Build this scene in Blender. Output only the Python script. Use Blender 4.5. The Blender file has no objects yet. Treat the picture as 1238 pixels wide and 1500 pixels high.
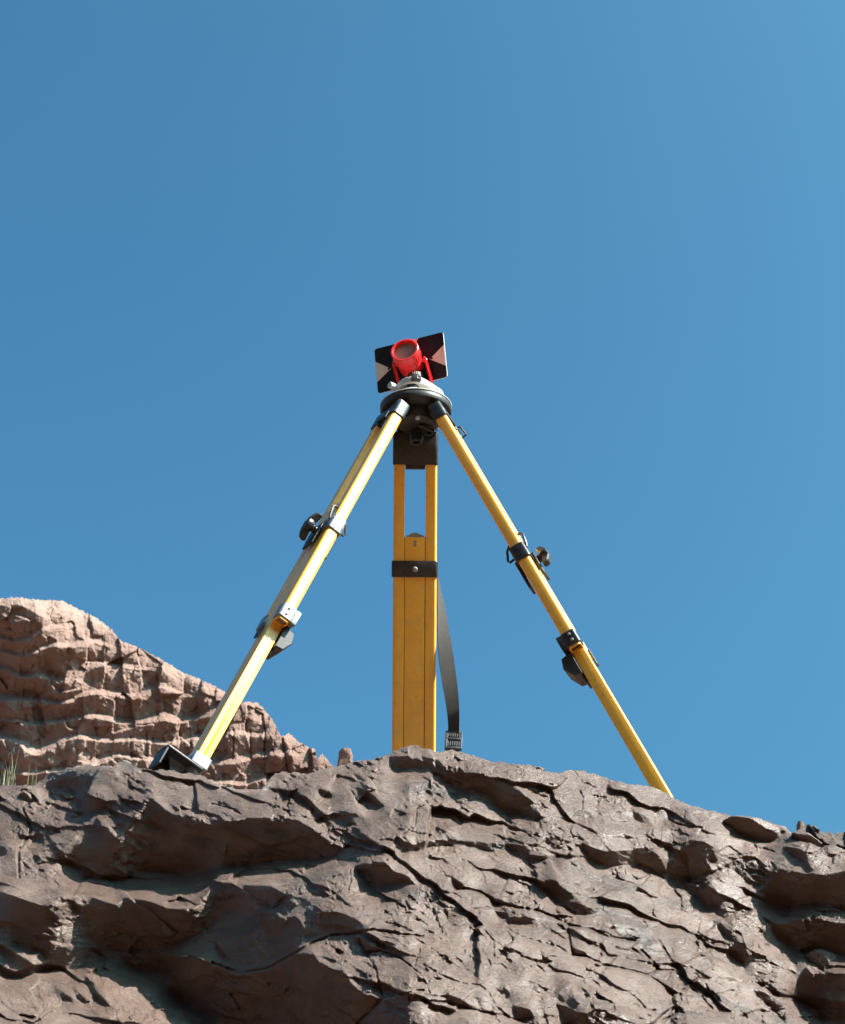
import bpy, bmesh, math, random
import numpy as np
from mathutils import Vector, Matrix

# ------------------------------------------------------------------ camera, sky, sun, exposure
scene = bpy.context.scene
col = scene.collection
GZ = 1.2                                   # eye height above the canyon floor
F, PITCH = 2400.0, math.radians(27.590)    # focal length in pixels of a 1238 x 1500 picture
CP, SP = math.cos(PITCH), math.sin(PITCH)
cam = bpy.data.cameras.new('camera')
cam_ob = bpy.data.objects.new('camera', cam)
col.objects.link(cam_ob)
cam_ob.location = (0, 0, GZ)
cam_ob.rotation_euler = (math.pi / 2 + PITCH, 0, 0)
cam.sensor_fit = 'VERTICAL'
cam.sensor_height = 24.0
cam.lens = 24.0 * F / 1500.0
cam.clip_start = 0.05
cam.clip_end = 20000
cam.dof.use_dof = True
cam.dof.focus_distance = 3.0
cam.dof.aperture_fstop = 20.0
scene.camera = cam_ob

SUN = Vector((0.66, -0.245, 0.71)).normalized()
elev = math.asin(SUN.z)
azim = math.atan2(SUN.x, SUN.y)
world = bpy.data.worlds.new('World')
scene.world = world
world.use_nodes = True
wn, wl = world.node_tree.nodes, world.node_tree.links
bg = wn['Background']
sky = wn.new('ShaderNodeTexSky')
sky.sky_type = 'NISHITA'
sky.sun_disc = False
sky.sun_elevation = elev
sky.sun_rotation = azim
sky.altitude = 300
sky.air_density = 0.8
sky.dust_density = 9.5
sky.ozone_density = 2.0
tint = wn.new('ShaderNodeMix'); tint.data_type = 'RGBA'; tint.blend_type = 'MULTIPLY'
tint.inputs[0].default_value = 1.0
tint.inputs[7].default_value = (0.51, 1.30, 1.53, 1)
wl.new(sky.outputs[0], tint.inputs[6]); wl.new(tint.outputs[2], bg.inputs[0])
bg.inputs[1].default_value = 0.05
sl = bpy.data.lights.new('sun', 'SUN')
sl.energy = 5.0
sl.angle = math.radians(0.53)
sl.color = (1.0, 0.955, 0.89)
so = bpy.data.objects.new('sun', sl)
col.objects.link(so)
so.rotation_euler = SUN.to_track_quat('Z', 'Y').to_euler()
vs = scene.view_settings
vs.view_transform = 'Standard'
vs.look = 'None'
vs.exposure = 1.62
vs.gamma = 1.0
vs.use_curve_mapping = False
scene.render.engine = 'CYCLES'

# ------------------------------------------------------------------ helpers
def V(*a): return np.array(a, float)
def unit(a): a = np.asarray(a, float); return a / np.linalg.norm(a)

def ray(px, py):
    """world direction through a picture point, with unit length along the optical axis"""
    px = np.asarray(px, float); py = np.asarray(py, float)
    u = (750 - py) / F
    return np.stack([(px - 619) / F, CP - u * SP, SP + u * CP], -1)
EYE = V(0, 0, GZ)
def at_y(px, py, y):
    r = ray(px, py)
    return EYE + r * (y / r[1])

def tag(o, label=None, cat=None, group=None, kind=None):
    if label: o['label'] = label
    if cat: o['category'] = cat
    if group: o['group'] = group
    if kind: o['kind'] = kind
    return o

def empty(name, loc):
    o = bpy.data.objects.new(name, None)
    o.empty_display_size = 0.05
    col.objects.link(o)
    o.location = tuple(loc)
    return o

class MB:
    """collects shapes in world coordinates; build() links them as one mesh"""
    def __init__(s): s.v = []; s.f = []
    def add(s, vs, fs):
        n = len(s.v)
        s.v.extend([tuple(map(float, p)) for p in vs])
        s.f.extend([tuple(n + i for i in f) for f in fs])
        return s
    def box(s, c, ax, ay, az, hx, hy, hz, bev=0.0):
        c = np.asarray(c); ax, ay, az = unit(ax), unit(ay), unit(az)
        bm = bmesh.new()
        bmesh.ops.create_cube(bm, size=2.0)
        for v in bm.verts: v.co = Vector((v.co.x * hx, v.co.y * hy, v.co.z * hz))
        if bev > 0:
            bmesh.ops.bevel(bm, geom=bm.edges[:], offset=bev, segments=2, affect='EDGES', profile=0.5)
        bm.verts.index_update()
        vv = [c + ax * v.co.x + ay * v.co.y + az * v.co.z for v in bm.verts]
        ff = [[v.index for v in f.verts] for f in bm.faces]
        if np.dot(np.cross(ax, ay), az) < 0: ff = [f[::-1] for f in ff]
        bm.free()
        return s.add(vv, ff)
    def prism(s, prof, o, au, av, aw, w0, w1, ch=0.0, cap=True):
        """extrude a closed 2-D profile (counter-clockwise in au, av) along aw, ends chamfered by ch"""
        o = np.asarray(o); au, av, aw = unit(au), unit(av), unit(aw)
        pr = np.asarray(prof, float); n = len(pr); cen = pr.mean(0)
        def shrink(k): return cen + (pr - cen) * (1 - k / np.maximum(np.linalg.norm(pr - cen, axis=1, keepdims=True), 1e-6))
        rings = [(shrink(ch), w0), (pr, w0 + ch), (pr, w1 - ch), (shrink(ch), w1)] if ch > 0 else [(pr, w0), (pr, w1)]
        vv = []; ff = []
        for q, w in rings:
            for a in q: vv.append(o + au * a[0] + av * a[1] + aw * w)
        for k in range(len(rings) - 1):
            for i in range(n):
                j = (i + 1) % n
                ff.append((k * n + i, k * n + j, (k + 1) * n + j, (k + 1) * n + i))
        if cap:
            ff.append(tuple(range(n - 1, -1, -1)))
            ff.append(tuple((len(rings) - 1) * n + i for i in range(n)))
        if np.dot(np.cross(au, av), aw) < 0: ff = [f[::-1] for f in ff]
        return s.add(vv, ff)
    def lathe(s, prof, o, axis, n=32, ref=None, close=True):
        """prof: list of (radius, height along axis)"""
        axis = unit(axis)
        ref = V(1, 0, 0) if ref is None else np.asarray(ref, float)
        if abs(np.dot(ref, axis)) > 0.95: ref = V(0, 1, 0)
        a = unit(ref - axis * np.dot(ref, axis)); b = np.cross(axis, a)
        vv = []; ff = []
        for r, h in prof:
            for i in range(n):
                t = 2 * math.pi * i / n
                vv.append(np.asarray(o) + axis * h + (a * math.cos(t) + b * math.sin(t)) * r)
        m = len(prof)
        for k in range(m - 1):
            for i in range(n):
                j = (i + 1) % n
                ff.append((k * n + i, k * n + j, (k + 1) * n + j, (k + 1) * n + i))
        if close:
            if prof[0][0] > 1e-6: ff.append(tuple(range(n - 1, -1, -1)))
            if prof[-1][0] > 1e-6: ff.append(tuple((m - 1) * n + i for i in range(n)))
        return s.add(vv, ff)
    def cyl(s, p0, p1, r, n=20, ch=0.0):
        p0 = np.asarray(p0); p1 = np.asarray(p1); L = np.linalg.norm(p1 - p0)
        pr = [(r - ch, 0), (r, ch), (r, L - ch), (r - ch, L)] if ch > 0 else [(r, 0), (r, L)]
        return s.lathe(pr, p0, p1 - p0, n)
    def tube(s, pts, r, n=8, closed=False):
        pts = [np.asarray(p, float) for p in pts]; m = len(pts)
        vv = []; ff = []; prev = None
        for i in range(m):
            if closed: t = unit(pts[(i + 1) % m] - pts[i - 1])
            else: t = unit(pts[min(i + 1, m - 1)] - pts[max(i - 1, 0)])
            if prev is None:
                a = np.cross(t, V(0.3, 0.5, 0.81)); a = unit(a)
            else: a = unit(prev - t * np.dot(prev, t))
            prev = a; b = np.cross(t, a)
            for k in range(n):
                q = 2 * math.pi * k / n
                vv.append(pts[i] + (a * math.cos(q) + b * math.sin(q)) * r)
        for i in range(m if closed else m - 1):
            i2 = (i + 1) % m
            for k in range(n):
                k2 = (k + 1) % n
                ff.append((i * n + k, i * n + k2, i2 * n + k2, i2 * n + k))
        if not closed:
            ff.append(tuple(range(n - 1, -1, -1))); ff.append(tuple((m - 1) * n + i for i in range(n)))
        return s.add(vv, ff)
    def build(s, name, mat, parent=None, origin=None, smooth=35):
        o = V(0, 0, 0) if origin is None else np.asarray(origin, float)
        me = bpy.data.meshes.new(name)
        me.from_pydata([tuple(np.asarray(p) - o) for p in s.v], [], s.f)
        me.update()
        if smooth:
            me.polygons.foreach_set('use_smooth', [True] * len(me.polygons))
            me.set_sharp_from_angle(angle=math.radians(smooth))
        me.materials.append(mat)
        ob = bpy.data.objects.new(name, me)
        col.objects.link(ob)
        if parent is not None: ob.parent = parent
        else: ob.location = tuple(o)
        return ob

def rrect(w, h, r, n=4):
    """rounded rectangle, counter-clockwise"""
    out = []
    for cx, cy, a0 in ((w/2-r, h/2-r, 0), (-w/2+r, h/2-r, 90), (-w/2+r, -h/2+r, 180), (w/2-r, -h/2+r, 270)):
        for k in range(n + 1):
            a = math.radians(a0 + 90 * k / n)
            out.append((cx + r * math.cos(a), cy + r * math.sin(a)))
    return out

def rrect2(w, h, ro, ri, sgn, n=5):
    """rounded rectangle whose +x (sgn 1) or -x (sgn -1) corners have radius ro, the others ri"""
    out = []
    for sx, sy, a0 in ((1, 1, 0), (-1, 1, 90), (-1, -1, 180), (1, -1, 270)):
        r = ro if sx == sgn else ri
        for k in range(n + 1):
            a = math.radians(a0 + 90 * k / n)
            out.append((sx * (w/2 - r) + r * math.cos(a), sy * (h/2 - r) + r * math.sin(a)))
    return out

# ------------------------------------------------------------------ materials
def mat(name, base, rough=0.5, metal=0.0, spec=0.5, noise=0.0, nscale=40, bump=0.0, bscale=200, wear=None, coat=0.0, dust=0.0):
    m = bpy.data.materials.new(name); m.use_nodes = True
    nt = m.node_tree; n, l = nt.nodes, nt.links
    b = n['Principled BSDF']
    b.inputs['Roughness'].default_value = rough
    b.inputs['Metallic'].default_value = metal
    b.inputs['Specular IOR Level'].default_value = spec
    b.inputs['Coat Weight'].default_value = coat
    b.inputs['Coat Roughness'].default_value = 0.25
    tc = n.new('ShaderNodeTexCoord')
    nz = n.new('ShaderNodeTexNoise'); nz.inputs['Scale'].default_value = nscale; nz.inputs['Detail'].default_value = 6
    l.new(tc.outputs['Object'], nz.inputs['Vector'])
    rp = n.new('ShaderNodeValToRGB')
    c0 = [max(0, c * (1 - noise)) for c in base]; c1 = [min(1, c * (1 + noise)) for c in base]
    rp.color_ramp.elements[0].color = (*c0, 1); rp.color_ramp.elements[1].color = (*c1, 1)
    rp.color_ramp.elements[0].position = 0.3; rp.color_ramp.elements[1].position = 0.7
    l.new(nz.outputs['Fac'], rp.inputs['Fac'])
    last = rp.outputs['Color']
    if dust > 0:
        n2 = n.new('ShaderNodeTexNoise'); n2.inputs['Scale'].default_value = nscale * 2.3; n2.inputs['Detail'].default_value = 9
        n2.inputs['Roughness'].default_value = 0.7
        l.new(tc.outputs['Object'], n2.inputs['Vector'])
        r2 = n.new('ShaderNodeMapRange'); r2.inputs[1].default_value = 0.45; r2.inputs[2].default_value = 0.75
        r2.inputs[3].default_value = 0; r2.inputs[4].default_value = dust
        l.new(n2.outputs['Fac'], r2.inputs[0])
        mx = n.new('ShaderNodeMix'); mx.data_type = 'RGBA'
        l.new(r2.outputs[0], mx.inputs[0]); l.new(last, mx.inputs[6]); mx.inputs[7].default_value = (0.33, 0.25, 0.19, 1)
        last = mx.outputs[2]
        n3 = n.new('ShaderNodeTexNoise'); n3.inputs['Scale'].default_value = nscale * 9; n3.inputs['Detail'].default_value = 3
        l.new(tc.outputs['Object'], n3.inputs['Vector'])
        r3 = n.new('ShaderNodeMapRange'); r3.inputs[1].default_value = 0.66; r3.inputs[2].default_value = 0.72
        r3.inputs[3].default_value = 0; r3.inputs[4].default_value = 0.55
        l.new(n3.outputs['Fac'], r3.inputs[0])
        m3 = n.new('ShaderNodeMix'); m3.data_type = 'RGBA'
        l.new(r3.outputs[0], m3.inputs[0]); l.new(last, m3.inputs[6]); m3.inputs[7].default_value = (0.10, 0.07, 0.05, 1)
        last = m3.outputs[2]
        rr = n.new('ShaderNodeMapRange'); rr.inputs[3].default_value = rough * 0.85; rr.inputs[4].default_value = min(1, rough * 1.35)
        l.new(n2.outputs['Fac'], rr.inputs[0]); l.new(rr.outputs[0], b.inputs['Roughness'])
    l.new(last, b.inputs['Base Color'])
    if bump > 0:
        nb = n.new('ShaderNodeTexNoise'); nb.inputs['Scale'].default_value = bscale; nb.inputs['Detail'].default_value = 4
        l.new(tc.outputs['Object'], nb.inputs['Vector'])
        bp = n.new('ShaderNodeBump'); bp.inputs['Strength'].default_value = bump; bp.inputs['Distance'].default_value = 0.002
        l.new(nb.outputs['Fac'], bp.inputs['Height']); l.new(bp.outputs[0], b.inputs['Normal'])
    return m

M_yel = mat('yellow_fiberglass', (0.92, 0.43, 0.014), 0.46, spec=0.9, coat=0.55, noise=0.06, nscale=25, bump=0.05, bscale=300, dust=0.26)
M_blk = mat('black_cast_metal', (0.018, 0.017, 0.018), 0.42, noise=0.4, nscale=60, bump=0.12, bscale=400, dust=0.10)
M_blk2 = mat('black_worn_paint', (0.02, 0.021, 0.024), 0.3, noise=0.4, nscale=80, bump=0.1, bscale=500, dust=0.10)
M_zinc = mat('worn_zinc', (0.29, 0.30, 0.31), 0.46, metal=0.7, noise=0.2, nscale=120, bump=0.2, bscale=500, dust=0.12)
M_worn = mat('chipped_black_paint', (0.16, 0.165, 0.17), 0.4, metal=0.5, noise=0.8, nscale=160, bump=0.3, bscale=400, dust=0.1)
M_alu = mat('grey_aluminium', (0.50, 0.49, 0.46), 0.48, metal=0.25, noise=0.12, nscale=60, bump=0.06, bscale=400, dust=0.25)
M_red = mat('red_plastic', (0.72, 0.024, 0.026), 0.36, noise=0.05, nscale=30, coat=0.15)
M_glass = mat('prism_glass_reflection', (0.30, 0.175, 0.125), 0.40, spec=0.25, noise=0.2, nscale=50)  # base colour carries the brown reflection of the surroundings
M_plate = mat('target_black', (0.010, 0.010, 0.014), 0.6, spec=0.25, noise=0.3, nscale=60, dust=0.05)
M_pwhite = mat('target_white', (0.75, 0.66, 0.58), 0.5, noise=0.04, nscale=40)
M_strap = mat('strap_webbing', (0.022, 0.022, 0.022), 0.75, noise=0.25, nscale=200, bump=0.5, bscale=900, dust=0.2)

def link_ramp(n, l, src, stops):
    rp = n.new('ShaderNodeValToRGB')
    e = rp.color_ramp.elements
    while len(e) < len(stops): e.new(0.5)
    for k, (p, c) in enumerate(stops):
        e[k].position = p; e[k].color = (*c, 1)
    l.new(src, rp.inputs['Fac'])
    return rp.outputs['Color']

def rock_material():
    m = bpy.data.materials.new('varnished_limestone'); m.use_nodes = True
    nt = m.node_tree; n, l = nt.nodes, nt.links
    b = n['Principled BSDF']
    tc = n.new('ShaderNodeTexCoord')
    mp = n.new('ShaderNodeMapping'); mp.inputs['Rotation'].default_value = (0, math.radians(20), 0); mp.inputs['Scale'].default_value = (0.6, 1, 1.3)
    l.new(tc.outputs['Object'], mp.inputs['Vector'])
    def noise(scale, det=8, rough=0.6, vec=None, dist=0.0):
        z = n.new('ShaderNodeTexNoise'); z.inputs['Scale'].default_value = scale; z.inputs['Detail'].default_value = det
        z.inputs['Roughness'].default_value = rough; z.inputs['Distortion'].default_value = dist
        l.new(vec or mp.outputs[0], z.inputs['Vector']); return z.outputs['Fac']
    def mix(f, a, c):
        x = n.new('ShaderNodeMix'); x.data_type = 'RGBA'
        if isinstance(f, float): x.inputs[0].default_value = f
        else: l.new(f, x.inputs[0])
        for k, s in ((6, a), (7, c)):
            if isinstance(s, tuple): x.inputs[k].default_value = (*s, 1)
            else: l.new(s, x.inputs[k])
        return x.outputs[2]
    def rng(src, a, c, lo, hi):
        r = n.new('ShaderNodeMapRange'); r.inputs[1].default_value = a; r.inputs[2].default_value = c
        r.inputs[3].default_value = lo; r.inputs[4].default_value = hi; l.new(src, r.inputs[0]); return r.outputs[0]
    base = link_ramp(n, l, noise(9, 10, 0.65), [(0.25, (0.126, 0.067, 0.048)), (0.45, (0.232, 0.144, 0.113)), (0.6, (0.325, 0.219, 0.182)), (0.8, (0.430, 0.318, 0.276))])
    fine = noise(70, 8, 0.7)
    base = mix(rng(fine, 0.35, 0.7, 0.0, 0.6), base, (0.13, 0.098, 0.082))
    red = noise(4.5, 6, 0.55, dist=0.4)
    base = mix(rng(red, 0.52, 0.72, 0, 0.55), base, (0.25, 0.155, 0.110))
    st = noise(6.5, 9, 0.62, dist=0.8)
    stain = rng(st, 0.585, 0.64, 0, 0.6)
    base = mix(stain, base, (0.092, 0.078, 0.072))
    pale = noise(30, 10, 0.75)
    base = mix(rng(pale, 0.58, 0.72, 0, 0.6), base, (0.44, 0.375, 0.33))
    gr = noise(170, 5, 0.8)
    base = mix(rng(gr, 0.56, 0.72, 0, 0.45), base, (0.07, 0.052, 0.045))
    l.new(base, b.inputs['Base Color'])
    rg = noise(14, 8, 0.7)
    l.new(rng(rg, 0.3, 0.7, 0.24, 0.52), b.inputs['Roughness'])
    b.inputs['Specular IOR Level'].default_value = 0.75
    b1 = n.new('ShaderNodeBump'); b1.inputs['Strength'].default_value = 1.0; b1.inputs['Distance'].default_value = 0.030
    l.new(noise(75, 12, 0.74), b1.inputs['Height'])
    b2 = n.new('ShaderNodeBump'); b2.inputs['Strength'].default_value = 1.0; b2.inputs['Distance'].default_value = 0.008
    l.new(noise(260, 6, 0.7), b2.inputs['Height']); l.new(b1.outputs[0], b2.inputs['Normal'])
    l.new(b2.outputs[0], b.inputs['Normal'])
    return m

def cliff_material(name, zs, tint=(1, 1, 1), dark=0.0):
    """banded desert cliff: strata colours by height, pale ledges, specks of scrub"""
    m = bpy.data.materials.new(name); m.use_nodes = True
    nt = m.node_tree; n, l = nt.nodes, nt.links
    b = n['Principled BSDF']; b.inputs['Roughness'].default_value = 0.9; b.inputs['Specular IOR Level'].default_value = 0.15
    tc = n.new('ShaderNodeTexCoord')
    def noise(scale, det=8, rough=0.6, sc=(1, 1, 1)):
        mp = n.new('ShaderNodeMapping'); mp.inputs['Scale'].default_value = sc; l.new(tc.outputs['Object'], mp.inputs['Vector'])
        z = n.new('ShaderNodeTexNoise'); z.inputs['Scale'].default_value = scale; z.inputs['Detail'].default_value = det
        z.inputs['Roughness'].default_value = rough; l.new(mp.outputs[0], z.inputs['Vector']); return z.outputs['Fac']
    def T(c): return tuple(c[i] * tint[i] for i in range(3))
    def mix(f, a, c):
        x = n.new('ShaderNodeMix'); x.data_type = 'RGBA'; l.new(f, x.inputs[0]); l.new(a, x.inputs[6]); x.inputs[7].default_value = (*c, 1); return x.outputs[2]
    def rng(src, a, c, lo, hi):
        r = n.new('ShaderNodeMapRange'); r.inputs[1].default_value = a; r.inputs[2].default_value = c
        r.inputs[3].default_value = lo; r.inputs[4].default_value = hi; l.new(src, r.inputs[0]); return r.outputs[0]
    c = link_ramp(n, l, noise(0.06 * zs, 8, 0.6, (0.25, 0.25, 1.6)), [(0.3, T((0.165, 0.100, 0.083))), (0.45, T((0.235, 0.155, 0.130))), (0.58, T((0.29, 0.205, 0.175))), (0.72, T((0.25, 0.195, 0.168)))])
    c = mix(rng(noise(0.30 * zs, 9, 0.65), 0.5, 0.7, 0, 0.6), c, T((0.25, 0.19, 0.15)))
    c = mix(rng(noise(1.1 * zs, 5, 0.6), 0.60, 0.68, 0, 0.55), c, T((0.12, 0.105, 0.075)))
    l.new(c, b.inputs['Base Color'])
    bp = n.new('ShaderNodeBump'); bp.inputs['Strength'].default_value = 0.8; bp.inputs['Distance'].default_value = 0.5 / zs
    l.new(noise(1.0 * zs, 10, 0.7, (1, 1, 1.5)), bp.inputs['Height']); l.new(bp.outputs[0], b.inputs['Normal'])
    return m

M_rock = rock_material()
M_cliff = cliff_material('banded_cliff', 1.0, (0.95, 0.875, 0.84))
M_far = cliff_material('dark_ridge', 2.5, (0.42, 0.46, 0.48))
M_ground = mat('canyon_floor_sand', (0.11, 0.058, 0.030), 0.95, spec=0.1, noise=0.25, nscale=0.8, bump=0.3, bscale=12)
M_grass = mat('dry_grass', (0.15, 0.15, 0.08), 0.6, noise=0.3, nscale=30)

# ------------------------------------------------------------------ relief sculpting: gradients -> surface
class Relief:
    def __init__(s, x0, x1, y0, y1, step, seed):
        s.x0, s.y0, s.step = x0, y0, step
        s.xs = np.arange(x0, x1 + step, step); s.ys = np.arange(y0, y1 + step, step)
        s.X, s.Y = np.meshgrid(s.xs, s.ys)
        s.h, s.w = s.X.shape
        s.rng = np.random.default_rng(seed)
        s.P = np.zeros_like(s.X); s.Q = np.zeros_like(s.X)
        s.fx = np.fft.fftfreq(s.w, step)[None, :]; s.fy = np.fft.fftfreq(s.h, step)[:, None]
    def blur(s, A, sig):
        k = np.exp(-2 * (math.pi * sig) ** 2 * (s.fx ** 2 + s.fy ** 2))
        return np.real(np.fft.ifft2(np.fft.fft2(A) * k))
    def mask(s, poly, soft=1.2):
        m = np.zeros_like(s.X, bool); n = len(poly)
        for i in range(n):
            x1, y1 = poly[i]; x2, y2 = poly[(i + 1) % n]
            if y1 == y2: continue
            c = ((y1 > s.Y) != (y2 > s.Y)) & (s.X < (x2 - x1) * (s.Y - y1) / (y2 - y1) + x1)
            m ^= c
        return m
    def noise(s, lam, slope, stretch=1.0, ang=0.0, width=0.5):
        """band-limited noise of wavelength lam whose rms slope is about slope"""
        a = math.radians(ang)
        u = s.fx * math.cos(a) + s.fy * math.sin(a); v = -s.fx * math.sin(a) + s.fy * math.cos(a)
        fr = np.sqrt((u * stretch) ** 2 + v ** 2) * lam + 1e-9
        k = np.exp(-(np.log(fr) / width) ** 2 / 2)
        z = np.real(np.fft.ifft2(np.fft.fft2(s.rng.standard_normal(s.X.shape)) * k))
        z /= z.std()
        return z * slope * lam / (2 * math.pi)
    def cells(s, lam, stretch, ang, tilt, bias, warp=0.10, jit=0.9, off=None):
        """broken facets: every cell a plane with its own tilt; returns height and distance to the joint"""
        a = math.radians(ang); c, d = math.cos(a), math.sin(a)
        wx = s.noise(lam * 1.2, 1.0) * warp * 2; wy = s.noise(lam * 1.2, 1.0) * warp * 2
        gx = s.X + wx; gy = s.Y + wy
        u = (gx * c + gy * d) / (lam * stretch); v = (-gx * d + gy * c) / lam
        iu = np.floor(u).astype(int); iv = np.floor(v).astype(int)
        iu -= iu.min() - 2; iv -= iv.min() - 2
        fu = u - np.floor(u); fv = v - np.floor(v)
        NU, NV = iu.max() + 3, iv.max() + 3
        ju = 0.5 + (s.rng.random((NV, NU)) - 0.5) * jit; jv = 0.5 + (s.rng.random((NV, NU)) - 0.5) * jit
        tp = s.rng.standard_normal((NV, NU)) * tilt; tq = s.rng.standard_normal((NV, NU)) * tilt + bias
        of = s.rng.standard_normal((NV, NU)) * (tilt if off is None else off) * lam * 0.25
        d1 = np.full(s.X.shape, 9.0); d2 = np.full(s.X.shape, 9.0); hh = np.zeros(s.X.shape)
        for dv in (-1, 0, 1):
            for du in (-1, 0, 1):
                a_, b_ = iv + dv, iu + du
                ru = du + ju[a_, b_] - fu; rv = dv + jv[a_, b_] - fv
                dd = ru * ru + rv * rv
                H = of[a_, b_] + (-ru * lam * stretch) * tp[a_, b_] + (rv * lam) * tq[a_, b_]
                near = dd < d1
                d2 = np.where(near, d1, np.minimum(d2, dd))
                hh = np.where(near, H, hh); d1 = np.where(near, dd, d1)
        return hh, (np.sqrt(d2) - np.sqrt(d1)) * lam
    def line_dist(s, pts):
        D = np.full(s.X.shape, 1e9)
        for (x1, y1), (x2, y2) in zip(pts[:-1], pts[1:]):
            pad = 14
            i0 = max(0, int((min(y1, y2) - pad - s.y0) / s.step)); i1 = min(s.h, int((max(y1, y2) + pad - s.y0) / s.step) + 1)
            j0 = max(0, int((min(x1, x2) - pad - s.x0) / s.step)); j1 = min(s.w, int((max(x1, x2) + pad - s.x0) / s.step) + 1)
            if i1 <= i0 or j1 <= j0: continue
            X = s.X[i0:i1, j0:j1]; Y = s.Y[i0:i1, j0:j1]
            L2 = (x2 - x1) ** 2 + (y2 - y1) ** 2 + 1e-9
            t = np.clip(((X - x1) * (x2 - x1) + (Y - y1) * (y2 - y1)) / L2, 0, 1)
            d = np.hypot(X - x1 - t * (x2 - x1), Y - y1 - t * (y2 - y1))
            D[i0:i1, j0:j1] = np.minimum(D[i0:i1, j0:j1], d)
        return D
    def solve(s, wx=1.0):
        """least-squares surface with dZ/dx = P and dZ/d(up) = Q"""
        P, Q = s.P, -s.Q
        Pe = np.block([[P, -P[:, ::-1]], [P[::-1], -P[::-1, ::-1]]])
        Qe = np.block([[Q, Q[:, ::-1]], [-Q[::-1], -Q[::-1, ::-1]]])
        kx = 2 * math.pi * np.fft.fftfreq(2 * s.w, s.step)[None, :]; ky = 2 * math.pi * np.fft.fftfreq(2 * s.h, s.step)[:, None]
        k2 = wx * kx ** 2 + ky ** 2; k2[0, 0] = 1
        Z = -1j * (wx * kx * np.fft.fft2(Pe) + ky * np.fft.fft2(Qe)) / k2
        Z[0, 0] = 0
        return np.real(np.fft.ifft2(Z))[:s.h, :s.w]
    def sample(s, Z, x, y):
        """bilinear, mirrored outside"""
        xm, ym = s.xs[-1] - s.x0, s.ys[-1] - s.y0
        u = np.abs((x - s.x0 + xm) % (2 * xm) - xm) / s.step
        v = np.clip((y - s.y0) / s.step, 0, s.h - 1.001); u = np.clip(u, 0, s.w - 1.001)
        i = v.astype(int); j = u.astype(int); a = v - i; b = u - j
        return (Z[i, j] * (1-a) * (1-b) + Z[i+1, j] * a * (1-b) + Z[i, j+1] * (1-a) * b + Z[i+1, j+1] * a * b)

def grid_mesh(name, P, material, smooth=True, attr=None):
    """P: rows x cols x 3"""
    h, w, _ = P.shape
    idx = np.arange(h * w).reshape(h, w)
    q = np.stack([idx[:-1, :-1], idx[:-1, 1:], idx[1:, 1:], idx[1:, :-1]], -1).reshape(-1, 4)
    me = bpy.data.meshes.new(name)
    me.vertices.add(h * w); me.vertices.foreach_set('co', P.reshape(-1).astype(np.float32))
    me.loops.add(q.size); me.loops.foreach_set('vertex_index', q.reshape(-1).astype(np.int32))
    me.polygons.add(len(q)); me.polygons.foreach_set('loop_start', np.arange(0, q.size, 4, dtype=np.int32))
    me.update(calc_edges=True)
    me.polygons.foreach_set('use_smooth', [smooth] * len(q))
    me.validate()
    me.materials.append(material)
    ob = bpy.data.objects.new(name, me); col.objects.link(ob)
    return ob

# ------------------------------------------------------------------ the ground
g = 9000.0
gb = MB()
nseg = 24
gv = []; gf = []
rad = [0.0, 6, 20, 60, 200, 800, 3000, g]
gv.append((0, 0, 0))
for r in rad[1:]:
    for k in range(nseg):
        a = 2 * math.pi * k / nseg; gv.append((r * math.cos(a), r * math.sin(a), 0))
for k in range(nseg): gf.append((0, 1 + k, 1 + (k + 1) % nseg))
for i in range(len(rad) - 2):
    for k in range(nseg):
        a = 1 + i * nseg + k; b = 1 + i * nseg + (k + 1) % nseg
        gf.append((a, a + nseg, b + nseg, b))
gb.add(gv, gf)
tag(gb.build('ground', M_ground, smooth=0), kind='structure')

# ------------------------------------------------------------------ the rock the tripod stands on
Z4 = 3.994
def tile(ox, oy, *pts): return [(ox + x / Z4, oy + y / Z4) for x, y in pts]
def T1(*p): return tile(0, 1090, *p)
def T2(*p): return tile(310, 1090, *p)
def T3(*p): return tile(620, 1090, *p)
def T4(*p): return tile(928, 1090, *p)
def T5(*p): return tile(0, 1290, *p)
def T6(*p): return tile(310, 1290, *p)
def T7(*p): return tile(620, 1290, *p)
def T8(*p): return tile(928, 1290, *p)

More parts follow.
